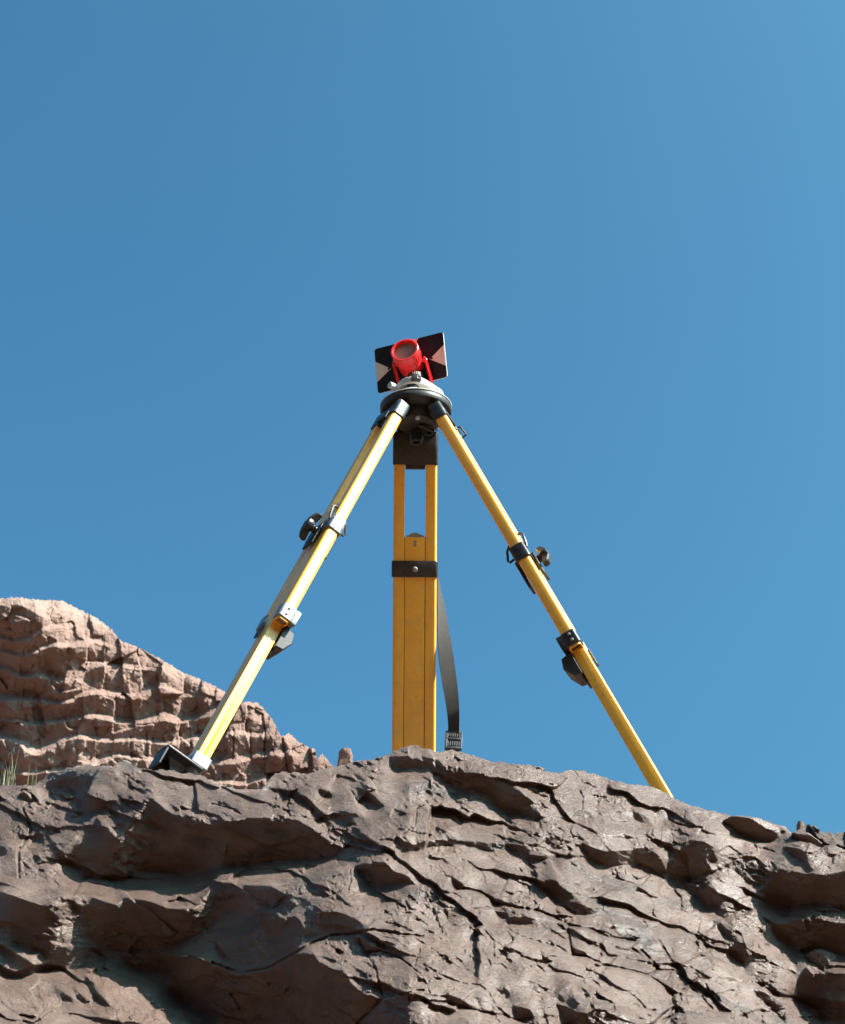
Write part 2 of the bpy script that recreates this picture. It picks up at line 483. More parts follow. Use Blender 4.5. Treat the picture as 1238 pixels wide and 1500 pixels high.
# undercut hollows and overhanging faces of the outcrop: (outline, overhang)
HOLLOWS = [
 (T1((870,300),(820,400),(760,470),(690,560),(640,500),(560,430),(480,500),(420,560),(360,640),(360,690),(470,700),(470,785),(740,790),(800,740),(1100,740),(1238,748))
  + T2((0,735),(60,720),(200,710),(330,680),(480,660),(600,670),(690,660),(770,605),(680,560),(600,500),(500,440),(410,430),(200,430),(130,455),(0,440)) + T1((1238,470),(1000,400)), 1.0),
 (T1((210,240),(280,180),(400,145),(560,150),(660,150),(700,200),(640,240),(500,240),(440,280),(370,250),(300,300)), 0.75),
 (T1((470,310),(580,330),(700,330),(600,370),(520,410),(450,400)), 0.9),
 (T1((0,590),(60,600),(100,660),(90,780),(0,760)), 0.5),
 (T1((200,480),(260,480),(250,560),(190,560)), 0.6),
 (T5((0,60),(130,105),(270,155),(350,95),(530,90),(690,145),(720,95),(860,115),(1000,165),(1140,165),(1238,40)) + T6((0,0),(180,20),(330,20),(440,80),(350,160),(290,150),(270,230),(110,165),(30,230),(0,240)) +
  T5((1238,250),(1100,330),(930,370),(930,410),(780,400),(620,400),(540,430),(430,530),(340,500),(260,520),(210,530),(235,400),(160,420),(120,370),(40,370),(20,480),(0,540)), 0.95),
 (T5((0,480),(40,400),(150,450),(210,500),(200,550),(80,560),(0,560)), 0.8),
 (T5((700,440),(930,415),(1000,440),(1238,475)) + T6((0,480),(120,525),(170,545),(340,515),(400,470),(480,430),(600,430),(640,500),(720,520),(780,520),(800,580),(870,650),(990,690),(900,780),(850,839),(850,1200),(0,1200)) +
  T5((1238,810),(1100,720),(1040,680),(1000,620),(1000,525),(790,520)), 1.0),
 (T6((30,240),(110,165),(270,235),(500,210),(560,300),(520,400),(400,450),(330,440),(250,500),(100,490),(0,450)), 0.62),
 (T6((560,200),(720,170),(900,250),(930,290),(850,300),(740,295),(690,290),(600,330),(540,330)), 0.6),
 (T6((830,330),(870,330),(950,390),(990,400),(900,425),(870,380)), 1.0),
 (T6((430,80),(560,100),(700,120),(700,160),(560,200),(450,190)), 0.35),
 (T6((1000,700),(1140,660),(1238,700),(1238,900),(900,900)), 0.6),
 (T2((850,710),(950,690),(1020,690),(1060,740),(1150,770),(1200,830)) + T6((1180,20),(1100,5),(1000,30),(950,50),(900,0)) + T2((890,770),(840,730)), 1.0),
 (T2((1085,540),(1180,590),(1238,570)) + T3((100,560),(130,500),(200,560),(330,570),(450,580),(570,590),(620,600),(560,640),(480,600),(440,622),(380,630),(300,602),(240,585),(150,590),(60,597),(0,607)) + T2((1100,640),(1085,600)), 1.0),
 (T2((360,270),(440,265),(500,290),(560,310),(640,390),(690,430),(680,455),(620,425),(560,355),(480,305)), 1.0),
 (T2((290,270),(370,170),(470,165),(500,185),(420,230),(340,272)), 1.0),
 (T2((625,265),(690,270),(705,300),(650,305)), 1.0),
 (T2((780,480),(850,490),(880,510),(810,512)), 0.8),
 (T2((870,540),(930,550),(920,572)), 0.8),
 (T2((850,250),(900,260),(960,310),(1010,360),(960,362),(900,315)), 0.9),
 (T2((690,380),(880,400),(900,460),(800,470),(740,440)), 0.45),
 (T2((1040,70),(1150,70),(1200,80),(1238,100),(1238,150),(1200,130),(1150,140),(1100,142),(1070,155),(1050,110)), 1.0),
 (T3((0,75),(90,90),(130,130),(200,130),(240,150),(200,170),(330,170),(400,200),(480,220),(550,250),(600,300),(640,340),(680,400),(700,430),(620,432),(530,405),(450,385),(380,285),(280,255),(190,262),(100,185),(0,115)), 0.95),
 (T3((0,120),(100,190),(280,260),(400,300),(520,420),(460,450),(350,430),(200,340),(60,300),(0,290)), 0.32),
 (T3((540,640),(640,600),(690,620),(725,705),(640,692),(560,662)), 0.8),
 (T3((650,560),(760,540),(820,580),(840,640),(770,612),(700,585)), 0.6),
 (T3((910,570),(980,600),(1060,630),(1238,615)) + T4((0,610),(60,600),(110,600),(160,660),(200,760),(130,752),(60,722),(0,702)) + T3((1150,712),(1060,718),(1000,690),(960,670),(950,620)), 1.0),
 (T3((870,430),(890,380),(930,380),(980,400),(990,422),(930,434)), 1.0),
 (T3((170,775),(235,820),(245,850)) + T7((240,50),(200,52),(170,0)), 1.0),
 (T3((720,790),(780,800),(830,850)) + T7((880,80),(940,140),(1020,180),(1000,202),(880,192),(830,162),(770,112),(720,40)), 1.0),
 (T3((625,140),(690,155),(700,167),(650,167)), 0.9),
 (T3((1160,520),(1200,530),(1238,550),(1200,562)), 0.7),
 (T4((0,390),(60,410),(100,440),(90,467),(40,462),(0,425)), 1.0),
 (T4((210,795),(203,690),(280,580),(340,555),(400,560),(470,600),(487,680),(440,690),(455,740),(380,782),(280,798)), 1.0),
 (T4((450,400),(490,400),(500,430),(470,436)), 0.9),
 (T4((600,510),(620,450),(700,490),(760,510),(850,510),(890,500),(830,562),(740,565),(660,535)), 1.0),
 (T4((710,580),(760,610),(730,622)), 0.9),
 (T4((900,600),(960,600),(1030,650),(1020,690),(1050,735),(1010,742),(990,690),(930,640),(880,612)), 1.0),
 (T4((850,725),(1000,755),(1100,762),(1238,740),(1500,740)) + T8((1500,190),(1238,170),(1180,165),(1050,130),(950,140),(890,140),(780,110),(775,20)) + T4((775,820),(830,770)), 1.0),
 (T4((130,380),(190,390),(190,470),(140,462)), 0.6),
 (T4((500,630),(640,680),(720,700),(770,820),(700,832),(600,742),(500,702)), 0.55),
 (T4((240,470),(290,490),(280,520),(240,510)), 0.5),
 (T8((740,200),(830,250),(900,250),(920,220),(1100,235),(1238,250),(1500,250),(1500,430),(1238,425),(1130,400),(1080,400),(980,412),(900,362),(830,312),(820,280)), 1.0),
 (T8((950,470),(1000,480),(1040,540),(1238,540),(1500,540),(1500,1100),(1110,1100),(1110,839),(1090,742),(1000,702),(940,672)), 1.0),
 (T8((240,0),(330,20),(430,40),(480,50),(520,110),(500,152),(440,162),(400,112)), 0.8),
 (T8((490,170),(580,150),(560,222),(510,212)), 0.6),
 (T8((600,160),(700,200),(720,222),(660,202)), 0.6),
 (T8((480,250),(510,245),(570,310),(650,370),(680,450),(650,520),(630,482),(570,422),(560,380),(590,360),(540,322)), 0.95),
 (T8((870,620),(935,672),(900,662)), 0.7),
 (T8((700,640),(760,650),(880,720),(890,770),(900,850),(850,800),(800,722),(740,692)), 0.95),
 (T8((160,600),(230,620),(240,662),(200,642)), 0.9),
 (T8((50,400),(130,370),(190,380),(210,440),(130,442)), 0.55),
 (T8((200,440),(310,500),(300,520),(210,470)), 0.55),
 (T8((530,560),(640,580),(620,600),(540,585)), 0.6),
 (T8((0,30),(80,60),(70,85),(0,75)), 0.7),
 (T7((380,90),(470,115),(470,142),(410,142)), 1.0),
 (T7((870,390),(950,410),(960,442),(880,442)), 1.0),
 (T7((410,175),(510,190),(490,212),(440,202)), 1.0),
 (T7((480,252),(510,210),(600,210),(650,220),(640,252),(570,254)), 1.0),
 (T7((115,150),(160,140),(200,170),(150,190),(145,222),(130,190)), 1.0),
 (T7((0,60),(70,100),(60,130),(0,95)), 0.6),
 (T7((1080,250),(1238,260),(1238,352),(1130,322)) , 0.65),
 (T8((0,255),(60,290),(100,350),(0,352)), 0.6),
 (T7((860,280),(950,290),(980,340),(880,352)), 0.5),
 (T7((1090,360),(1180,390),(1238,430),(1160,422)), 0.55),
 (T7((140,665),(220,690),(300,742),(260,744),(140,707)), 1.0),
 (T7((300,680),(400,680),(430,755),(340,752)), 0.6),
 (T7((530,730),(630,750),(650,802),(560,814),(530,782)), 0.95),
 (T7((760,700),(820,620),(870,600),(880,680),(920,720),(900,780),(880,845),(820,845),(800,762)), 0.95),
 (T7((900,780),(1000,760),(1238,790),(1238,1000),(880,1000),(860,850)), 0.7),
 (T7((720,340),(770,360),(760,372)), 0.7),
 (T7((420,620),(480,620),(510,662),(440,664)), 0.6),
 (T7((270,540),(310,540),(310,565),(280,565)), 0.7),
 (T7((650,620),(700,630),(700,690),(660,690)), 0.6),
 (T5((320,620),(440,690),(420,700),(330,690)), 0.6),
 (T5((430,620),(470,660),(540,710),(500,720),(440,680)), 0.8),
 (T5((500,570),(545,570),(560,640),(620,700),(650,740),(600,720),(520,640)), 0.95),
 (T5((180,630),(215,595),(225,605),(200,630)), 0.9),
 (T5((560,800),(680,790),(720,850),(560,870)), 0.6),
 (T5((870,720),(920,680),(900,720)), 0.7),
]
CRACKS = [   # (path, half width, depth) in picture pixels
 (T1((130,370),(160,430),(185,500),(150,560),(110,620),(110,780)), 1.8, 9),
 (T1((150,290),(220,350),(280,385),(320,340)), 1.5, 7),
 (T1((700,310),(760,370),(840,410)), 1.2, 5),
 (T6((0,480),(120,520),(170,540),(340,510),(400,470),(480,430),(580,370),(700,320),(830,310),(950,288),(1100,312),(1238,325)), 2.0, 11),
 (T6((860,340),(900,420),(960,520),(1000,680)), 1.5, 8),
 (T6((900,420),(980,410),(1100,450),(1238,560)), 1.5, 8),
 (T6((1220,400),(1185,500)), 1.3, 7),
 (T6((810,-60),(812,0),(800,50)), 1.3, 7),
 (T6((900,120),(870,190)), 1.0, 5),
 (T6((540,20),(580,80),(680,92),(760,60)), 1.3, 6),
 (T6((850,839),(920,770),(1000,690),(1150,655),(1238,640)), 1.8, 9),
 (T6((960,290),(1000,310),(1100,330),(1180,330),(1238,370)), 1.2, 6),
 (T6((1150,655),(1160,700),(1238,705)), 1.2, 6),
 (T2((1110,540),(1190,480),(1200,380),(1238,360)), 1.5, 8),
 (T2((1238,360)) + T3((100,375),(180,395)), 1.3, 6),
 (T2((820,280),(850,330),(920,380)), 1.3, 7),
 (T2((0,350),(120,380),(170,410)), 1.3, 6),
 (T2((720,720),(740,700),(740,680)), 1.0, 5),
 (T2((835,740),(835,770),(890,780)), 1.3, 7),
 (T3((910,270),(935,310),(930,380)), 1.5, 8),
 (T3((880,155),(930,220),(1010,255)), 1.2, 6),
 (T3((1040,260),(1120,275),(1238,295)), 1.0, 5),
 (T3((700,460),(850,480),(880,460),(760,420)), 1.0, 5),
 (T3((90,710),(130,770),(170,780)), 1.2, 6),
 (T3((40,710),(50,760)), 1.0, 5),
 (T3((1120,780),(1238,820)), 1.2, 6),
 (T4((1030,640),(1090,637),(1095,600)), 1.6, 9),
 (T4((560,650),(700,640),(720,620),(700,580)), 1.2, 6),
 (T4((200,440),(260,470),(400,490)), 1.0, 5),
 (T4((760,610),(820,630)), 1.2, 6),
 (T7((240,45),(330,65),(390,100),(420,130),(530,152),(660,172),(760,212),(860,262),(980,282),(1080,327),(1238,352)), 2.2, 12),
 (T7((845,265),(855,340),(875,430),(950,440),(1050,490),(1238,530)) + T8((90,552),(130,530),(140,500),(80,440),(50,410)), 2.0, 11),
 (T7((200,180),(300,165),(420,150)), 1.0, 5),
 (T7((140,200),(140,240),(105,270),(110,300)), 1.4, 7),
 (T7((360,290),(410,350),(415,470)), 1.0, 5),
 (T7((480,270),(560,320),(690,360),(800,390),(870,440)), 1.2, 6),
 (T7((0,490),(100,550),(220,600),(330,612),(380,650),(430,740),(480,780)), 1.3, 7),
 (T7((0,570),(40,660)), 1.2, 7),
 (T7((0,665),(140,682)), 1.2, 6),
 (T7((0,700),(140,712),(250,742),(360,772),(470,787),(600,832)), 1.8, 9),
 (T7((625,180),(670,170),(680,140)), 1.0, 5),
 (T7((880,80),(990,65),(995,40)), 1.0, 4),
 (T7((40,390),(140,470)), 1.0, 4),
 (T8((130,520),(240,525),(330,600),(380,562),(360,540)), 1.4, 8),
 (T8((100,560),(160,600),(250,662),(270,650),(330,620),(400,680),(460,750)), 1.6, 9),
 (T8((270,660),(280,700),(240,780),(180,815)), 1.8, 10),
 (T8((330,600),(380,572),(450,570)), 1.3, 7),
 (T8((690,470),(800,482),(940,540)), 1.2, 6),
 (T8((380,765),(600,765)), 1.0, 5),
 (T8((150,350),(200,430),(260,520)), 1.1, 5),
]
SKYLINE = np.array([(-500,1180),(-250,1168),(-100,1158),(0,1150),(50,1151),(70,1135),(100,1125),(130,1121),(165,1123),(172,1117),(181,1114),(197,1122),(225,1130),(238,1126),(260,1131),(300,1137),
 (310,1143),(342,1156),(370,1156),(383,1157),(403,1132),(435,1131),(450,1134),(485,1125),(523,1115),(548,1112),(573,1104),(590,1095),(605,1091),(620,1095),(640,1101),(667,1099),
 (695,1107),(720,1116),(755,1119),(780,1122),(800,1131),(823,1131),(845,1127),(883,1137),(920,1149),(928,1149),(955,1152),(980,1164),(998,1175),(1028,1184),(1053,1190),
 (1091,1200),(1128,1204),(1148,1210),(1161,1220),(1198,1240),(1238,1249),(1400,1290),(1800,1390)], float)

R = Relief(-60, 1300, 1080, 1580, 1.0, 7)
dark = np.zeros_like(R.X)
for poly, k in HOLLOWS:
    m = R.mask(poly).astype(float)
    dark = np.maximum(dark, m * k)
dark = np.clip(R.blur(dark, 0.7), 0, 1)
left = np.clip((520 - R.X) / 420, 0, 1) * np.clip((1500 - R.Y) / 60, 0, 1)
q_lit = 2.0 + 0.1 * left
slab = R.blur(R.mask(T5((-300,570),(0,565),(120,560),(220,535),(340,505),(440,545),(540,545),(560,445),(640,440),(720,470),(780,520),(1000,522),(1000,620),(1040,680),(1238,810)) + T6((100,1200)) + T5((-300,1200))).astype(float), 1.0)
slab = np.clip(slab, 0, 1)
strip = np.clip(R.blur(R.mask([(-80,1284),(0,1285),(60,1288),(115,1287),(185,1288),(210,1275),(310,1277),(390,1262),(480,1258),(520,1262),(570,1264),(550,1285),(450,1297),(420,1302),(330,1298),(285,1332),(250,1332),(215,1320),(180,1316),(172,1327),(132,1314),(88,1316),(68,1330),(32,1318),(0,1307),(-80,1310)]).astype(float), 1.0), 0, 1)
q_lit = q_lit + 0.9 * slab + 1.8 * strip
R.Q[:] = q_lit * (1 - dark) + dark * (-0.6 + 0.25 * left)
R.P[:] = (0.40 - 0.35 * left * (1 - slab) * (1 - strip)) * (1 - dark) + dark * (-0.6)
sky_y = np.interp(R.xs, SKYLINE[:, 0], SKYLINE[:, 1])
dsky = R.Y - sky_y[None, :]
R.Q += 2.5 * np.exp(-np.clip(dsky, 0, None) / 7.0)
Zr = R.solve(0.35)
amp = 1 - 0.45 * np.clip(R.blur(dark, 4), 0, 1)
calm = 0.5 + 0.6 * np.clip(R.noise(110, 1.0) / (110 / 6.28), -1, 2)       # some faces smooth, some hackly
calm = np.clip(calm + 0.25, 0.2, 1.75)
Zr += R.noise(130, 0.16) + R.noise(55, 0.18, 1.7, 22) * amp
c1, e1 = R.cells(54, 2.8, 16, 0.105, 0.085); c2, e2 = R.cells(20, 2.6, 22, 0.13, 0.09); c3, e3 = R.cells(8, 2.2, 26, 0.23, 0.16)
Zr += R.blur(c1, 1.0) * amp + R.blur(c2, 0.7) * amp * calm + R.blur(c3, 0.6) * amp * calm * 0.9
Zr += R.noise(22, 0.16, 1.6, 25) * amp * calm + R.noise(9, 0.28, 1.5, 25) * amp * calm + R.noise(4.5, 0.46, 1.5, 25) * amp * calm
jag = R.noise(14, 1.0) / (14 / 6.28)
for path, w, d in CRACKS:
    D = R.line_dist([(x, y) for x, y in path])
    D = D + np.clip(jag, -2, 2) * 0.5
    Zr += 0.9 * d * np.exp(-(np.clip(D, 0, None) / (w * 0.8)) ** 2)
# tie the surface to the place: depth along the top edge and along the bottom
px_m = 2.25 / F
anch_x = np.array([-60, 0, 265, 380, 600, 980, 1238, 1300.])
dep_top = np.interp(R.xs, anch_x, [2.87, 2.854, 2.72, 2.68, 2.56, 2.60, 2.47, 2.45])
dep_bot = np.interp(R.xs, anch_x, [2.22, 2.20, 2.08, 2.02, 1.88, 1.76, 1.72, 1.72])
D0 = Zr * px_m
smooth_cols = lambda a: np.convolve(np.pad(a, 400, 'edge'), np.hanning(601) / np.hanning(601).sum(), 'same')[400:-400]
jt = np.clip(((sky_y + 4 - R.y0) / R.step).astype(int), 0, R.h - 1)
top_now = smooth_cols(D0[jt, np.arange(R.w)])
jb = int((1500 - R.y0) / R.step)
bot_now = smooth_cols(D0[jb, :])
t = np.clip((1500 - R.Y) / (1500 - sky_y[None, :] - 4), -0.4, 1.05)
DEP = D0 + (dep_top - top_now)[None, :]

pxs = np.concatenate([np.arange(-520, -60, 8.0), np.arange(-60, 1300, 1.1), np.arange(1300, 1780, 8.0)])
sk = np.interp(pxs, SKYLINE[:, 0], SKYLINE[:, 1])
jit = R.noise(18, 1.0); jit = jit / jit.std(); jit2 = R.noise(6, 1.0); jit2 = jit2 / jit2.std()
sk = sk + np.interp(pxs, R.xs, jit[60]) * 0.7 + np.interp(pxs, R.xs, jit2[90]) * 0.35
NR = 400
rows = []
for k in range(NR + 1):
    tt = k / NR
    py = 1575 + (sk - 1575) * tt
    dd = R.sample(DEP, pxs, py)
    rows.append(EYE + ray(pxs, py) * dd[:, None])
low = rows[0]
skirt = []
for k in range(12, 0, -1):                       # the foot of the outcrop, down to the sand
    a = k / 12
    q = low.copy(); q[:, 2] = low[:, 2] + (-0.35 - low[:, 2]) * a; q[:, 1] = low[:, 1] - 0.25 * a ** 0.7 + 0.05 * np.sin(pxs * 0.01 + k)
    skirt.append(q)
edge = rows[-1]
ey = np.convolve(np.pad(edge[:, 1], 20, 'edge'), np.ones(41) / 41, 'same')[20:-20]
ez = np.convolve(np.pad(edge[:, 2], 20, 'edge'), np.ones(41) / 41, 'same')[20:-20]
top = []
for k in range(1, 41):                           # the flat top behind the edge, falling away at the back
    s_ = 2.6 * (k / 40) ** 1.8
    w_ = min(1, s_ / 0.25)
    q = edge.copy()
    q[:, 0] = edge[:, 0] * (1 + 0.35 * s_ / 2.6)
    q[:, 1] = edge[:, 1] * (1 - w_) + ey * w_ + s_
    zt = GZ + 0.845 - 0.16 * np.clip((edge[:, 0] - 0.15) / 0.25, 0, 2.5) - 0.25 * max(0, s_ - 1.3)
    zz = edge[:, 2] * (1 - w_) + np.minimum(zt, ez) * w_ - 0.02 * math.sin(min(1, w_) * math.pi)
    q[:, 2] = zz + 0.012 * np.sin(edge[:, 0] * 17 + k) * w_
    top.append(q)
back = []
for k in range(1, 7):
    q = top[-1].copy(); q[:, 1] += 0.25 * k; q[:, 2] += (-0.4 - top[-1][:, 2]) * (k / 6) ** 1.5; back.append(q)
rock = grid_mesh('rock_outcrop', np.stack(skirt + rows + top + back), M_rock)
tag(rock, kind='structure')

# ------------------------------------------------------------------ far cliffs
def far_relief(name, box, step, seed, hollows, cracks, skyline, depth, lit, amp_, material, talus, strata, xl=0.0, xr=0.0):
    x0, x1, y0, y1 = box
    R = Relief(x0, x1, y0, y1, step, seed)
    dark = np.zeros_like(R.X)
    for poly, k in hollows: dark = np.maximum(dark, R.mask(poly) * k)
    dark = np.clip(R.blur(dark, 1.0), 0, 1)
    R.Q[:] = lit * (1 - dark) - 0.8 * dark
    R.P[:] = 0.3 - 2.0 * dark
    sky = np.array(skyline, float)
    sy = np.interp(R.xs, sky[:, 0], sky[:, 1])
    ds = R.Y - sy[None, :]
    R.Q += 1.2 * np.exp(-np.clip(ds, 0, None) / 10.0)
    # ledge-and-cliff bands that wander a little
    ph = (R.Y + R.noise(160, 1.0) * 0.24 + R.noise(40, 1.0) * 0.04 + 0.04 * R.X) / strata
    saw = ph - np.floor(ph)
    R.Q += (np.where(saw < 0.22, 3.2, -0.75)) * 0.7 * np.clip((ds - 12) / 40, 0, 1)
    Z = R.solve()
    c1, e1 = R.cells(50, 0.55, 4, 0.25, 0.0, 0.03, 0.8, 0.8); c2, e2 = R.cells(21, 0.6, 4, 0.3, 0.05, 0.03, 0.9, 0.5); c3, e3 = R.cells(6, 1.2, 3, 0.32, 0.1, 0.05)
    Z += (R.blur(c1, 0.5) + R.blur(c2, 0.4) + R.blur(c3, 0.3) * 0.8) * amp_
    Z += (R.noise(70, 0.3) + R.noise(25, 0.10, 0.6) + R.noise(9, 0.06) + R.noise(4, 0.10)) * amp_
    Z += 3.0 * np.exp(-(e1 / 0.9) ** 2) * amp_
    for path, w, d in cracks:
        Z += 0.4 * d * np.exp(-(R.line_dist(path) / w) ** 2)
    px = depth / F
    D = depth + (Z - Z[jclip(R, y1 - 60), :].mean()) * px
    pxs = np.concatenate([np.arange(x0 - xl, x0, 5.0), np.arange(x0, x1, step), np.arange(x1, x1 + xr, 5.0)])
    sk = np.interp(pxs, sky[:, 0], sky[:, 1])
    j1 = R.noise(9, 1.0); j2 = R.noise(4, 1.0)
    sk = sk + np.interp(pxs, R.xs, j1[20] / j1.std()) * 0.7 + np.interp(pxs, R.xs, j2[30] / j2.std()) * 0.35
    n = int((y1 - sky[:, 1].min()) / step)
    rows = []
    for k in range(n + 1):
        py = y1 + (sk - y1) * k / n
        rows.append(EYE + ray(pxs, py) * R.sample(D, pxs, py)[:, None])
    low = rows[0]; sk_rows = []
    ns_ = 44; sn = R.rng.standard_normal((ns_ + 1, len(pxs)))
    fine_ = np.stack([np.convolve(r_, np.ones(9) / 3.0, 'same') for r_ in sn]); broad_ = np.stack([np.convolve(r_, np.ones(61) / 7.8, 'same') for r_ in sn])
    for k in range(ns_, 0, -1):                  # rubble slope from the foot of the cliff down to the floor
        a = k / ns_; e_ = min(1, a * 5) * depth * 0.004
        q = low.copy(); q[:, 2] = low[:, 2] + (-2 - low[:, 2]) * a + (fine_[k] * 0.9 + broad_[k] * 0.5) * e_
        q[:, 1] = low[:, 1] - talus * depth * a + (broad_[k - 1] * 1.5 + fine_[k - 1] * 0.6) * e_; sk_rows.append(q)
    tp = []
    for k in range(1, 7):
        q = rows[-1].copy(); q[:, 1] += depth * 0.1 * k * k / 6; q[:, 2] -= depth * 0.02 * k; tp.append(q)
    for k in range(1, 4):
        q = tp[5].copy(); q[:, 1] += depth * 0.1 * k; q[:, 2] += (-2 - tp[5][:, 2]) * k / 3; tp.append(q)
    ob = grid_mesh(name, np.stack(sk_rows + rows + tp), material, smooth=True)
    tag(ob, kind='structure')
    return ob
def jclip(R, y): return int(np.clip((y - R.y0) / R.step, 0, R.h - 1))

Z6 = 2.381
def TM(*pts): return [(x / Z6, 860 + y / Z6) for x, y in pts]
CL_H = [
 (TM((-300,60),(60,60),(150,100),(150,170),(120,250),(130,330),(60,370),(0,390),(-300,400)), 0.75),
 (TM((160,200),(190,180),(200,230),(180,280),(160,270)), 0.8), (TM((215,240),(260,205),(250,250)), 0.8),
 (TM((175,290),(220,280),(225,320),(180,345)), 0.9), (TM((120,420),(160,380),(230,370),(230,420),(150,440)), 0.9),
 (TM((640,340),(690,335),(690,390),(650,400)), 0.5), (TM((680,420),(710,380),(720,440),(690,490),(660,470)), 0.7),
 (TM((770,530),(800,490),(815,560),(810,600),(760,600)), 0.5), (TM((860,590),(920,590),(900,620)), 0.7),
 (TM((935,590),(1000,590),(960,640)), 0.7), (TM((985,530),(1000,550),(1025,645),(1005,640)), 0.9),
 (TM((0,590),(80,580),(80,660),(60,680),(0,650)), 0.9), (TM((160,610),(190,620),(180,650)), 0.9),
 (TM((230,560),(260,545),(240,620),(220,630)), 0.7), (TM((320,490),(345,480),(330,560)), 0.7),
 (TM((470,290),(490,255),(505,300)), 0.6), (TM((340,300),(390,310),(380,335)), 0.7), (TM((10,400),(60,440),(30,480),(0,470)), 0.7),
 (TM((420,180),(470,200),(440,230)), 0.3), (TM((530,240),(560,260),(540,300),(500,290)), 0.5), (TM((850,410),(880,420),(870,470),(840,460)), 0.6),
]
CL_C = [(TM((620,470),(630,540),(625,610)), 1.2, 12), (TM((815,500),(812,600)), 1.2, 14), (TM((872,500),(876,600)), 1.2, 12),
 (TM((925,490),(922,600)), 1.2, 14), (TM((985,530),(1005,645)), 1.4, 16), (TM((455,520),(458,600)), 1.0, 9), (TM((510,500),(512,590)), 1.0, 9),
 (TM((690,480),(695,560)), 1.0, 9), (TM((660,470),(668,560)), 1.0, 9)]
CL_S = [(-1720,1010),(-1400,985),(-1150,940),(-900,948),(-680,915),(-420,905),(-250,890),(-120,884),(0,877),(21,875),(55,878),(92,880),(118,894),(143,906),(164,923),(176,938),(202,948),(235,965),(269,986),(311,1003),(332,1015),(357,1028),(378,1030),
 (395,1047),(412,1078),(424,1075),(441,1089),(462,1099),(466,1112),(472,1104),(487,1122),(520,1140),(600,1180),(700,1215),(860,1237)]
far_relief('mountain', (-420, 600, 860, 1240), 1.0, 21, CL_H, CL_C, CL_S, 150.0, 0.55, 0.48, M_cliff, 0.45, 34.0, 1300.0, 260.0)
RS = [(1090,1262),(1140,1240),(1164,1218),(1179,1210),(1185,1207),(1188,1211),(1192,1208),(1201,1216),(1207,1221),(1215,1219),(1222,1223),(1227,1218),(1238,1220),(1300,1214),(1420,1225),(1600,1240),(2000,1215),(2600,1300)]
far_relief('hill', (1090, 1600, 1195, 1330), 1.2, 5, [], [], RS, 40.0, 0.5, 0.8, M_far, 0.4, 22.0, 0.0, 900.0)

# added canyon wall, unseen behind the eye, holding sky light off the rock
cw = []
rg_ = np.random.default_rng(3)
na, nh = 90, 34
off_ = rg_.standard_normal((nh, na))
for k in range(nh):
    row = []
    for i in range(na):
        a = math.radians(188 + 164 * i / (na - 1))
        tq = k / (nh - 1)
        r_ = 17 + 5 * tq + 1.2 * off_[k, i] * 0.6 + 1.6 * math.sin(i * 0.37) + (0.9 if (k // 5) % 2 else 0)
        hmax = (20 - 8 * min(1, max(0, (i - 48) / 25))) * (1 + 0.13 * math.sin(i * 0.21) + 0.08 * math.sin(i * 0.63))
        row.append((r_ * math.cos(a) * 1.5, r_ * math.sin(a), -0.5 + hmax * tq))
    cw.append(row)
tag(grid_mesh('sky_blocking_wall', np.array(cw)[::-1], M_cliff, smooth=False), kind='structure')

def pinnacle(base_px, top_px, w, depth, seed, label):
    rg = random.Random(seed)
    b = MB(); n = 14; prof = []
    P0 = EYE + ray(base_px[0], base_px[1]) * depth; P1 = EYE + ray(top_px[0], top_px[1]) * depth
    px = depth / F; m = 14; vv = []; ff = []
    for k in range(m):
        a = k / (m - 1); c = P0 * (1 - a) + P1 * a
        rr = w * px * 0.5 * (1.3 - 0.72 * a) * (1 + 0.05 * math.sin(a * 19 + seed))
        if k == m - 1: rr *= 0.8
        for i in range(n):
            t_ = 2 * math.pi * i / n
            r2 = rr * (1 + 0.16 * rg.uniform(-1, 1) + 0.12 * math.sin(3 * t_ + seed))
            vv.append(c + V(math.cos(t_) * r2, math.sin(t_) * r2 * 1.2, rg.uniform(-0.6, 0.6) * px))
    for k in range(m - 1):
        for i in range(n):
            j = (i + 1) % n; ff.append((k*n+i, k*n+j, (k+1)*n+j, (k+1)*n+i))
    ff.append(tuple((m-1)*n+i for i in range(n)))
    b.add(vv, ff)
    o = b.build('rock_pinnacle', M_cliff, smooth=50)
    tag(o, label, 'rock pinnacle'); return o
pinnacle((505, 1160), (507, 1098), 27, 155.0, 3, 'stubby pale sandstone pinnacle standing alone beyond the end of the cliff')
pinnacle((1172, 1275), (1172, 1204), 16, 70.0, 8, 'hazy tan rock point behind the dark ridge')

# ------------------------------------------------------------------ loose stones and grass on the outcrop
def stone(px, py, y, w, h, d, seed, label, rz=0.0):
    c = at_y(px, py, y)
    rg = np.random.default_rng(seed)
    bm = bmesh.new(); bmesh.ops.create_icosphere(bm, subdivisions=4, radius=1.0)
    planes = [(unit(rg.standard_normal(3)), rg.uniform(0.62, 0.9)) for _ in range(16)]
    for v in bm.verts:
        p = np.array(v.co)
        for nn, dd in planes:
            k = p @ nn - dd
            if k > 0: p = p - nn * k * 0.93
        p = p * (1 + 0.03 * math.sin(p[0] * 9 + seed) * math.sin(p[1] * 11) * math.sin(p[2] * 8 + 1))
        p = p * V(w, d, h)
        x = p[0] * math.cos(rz) + p[2] * math.sin(rz); z = -p[0] * math.sin(rz) + p[2] * math.cos(rz)
        v.co = Vector((x, p[1], z))
    me = bpy.data.meshes.new('stone'); bm.to_mesh(me); bm.free()
    me.polygons.foreach_set('use_smooth', [True] * len(me.polygons)); me.set_sharp_from_angle(angle=math.radians(30))
    me.materials.append(M_rock)
    o = bpy.data.objects.new('stone', me); col.objects.link(o); o.location = tuple(c)
    tag(o, label, 'stone')
    return o
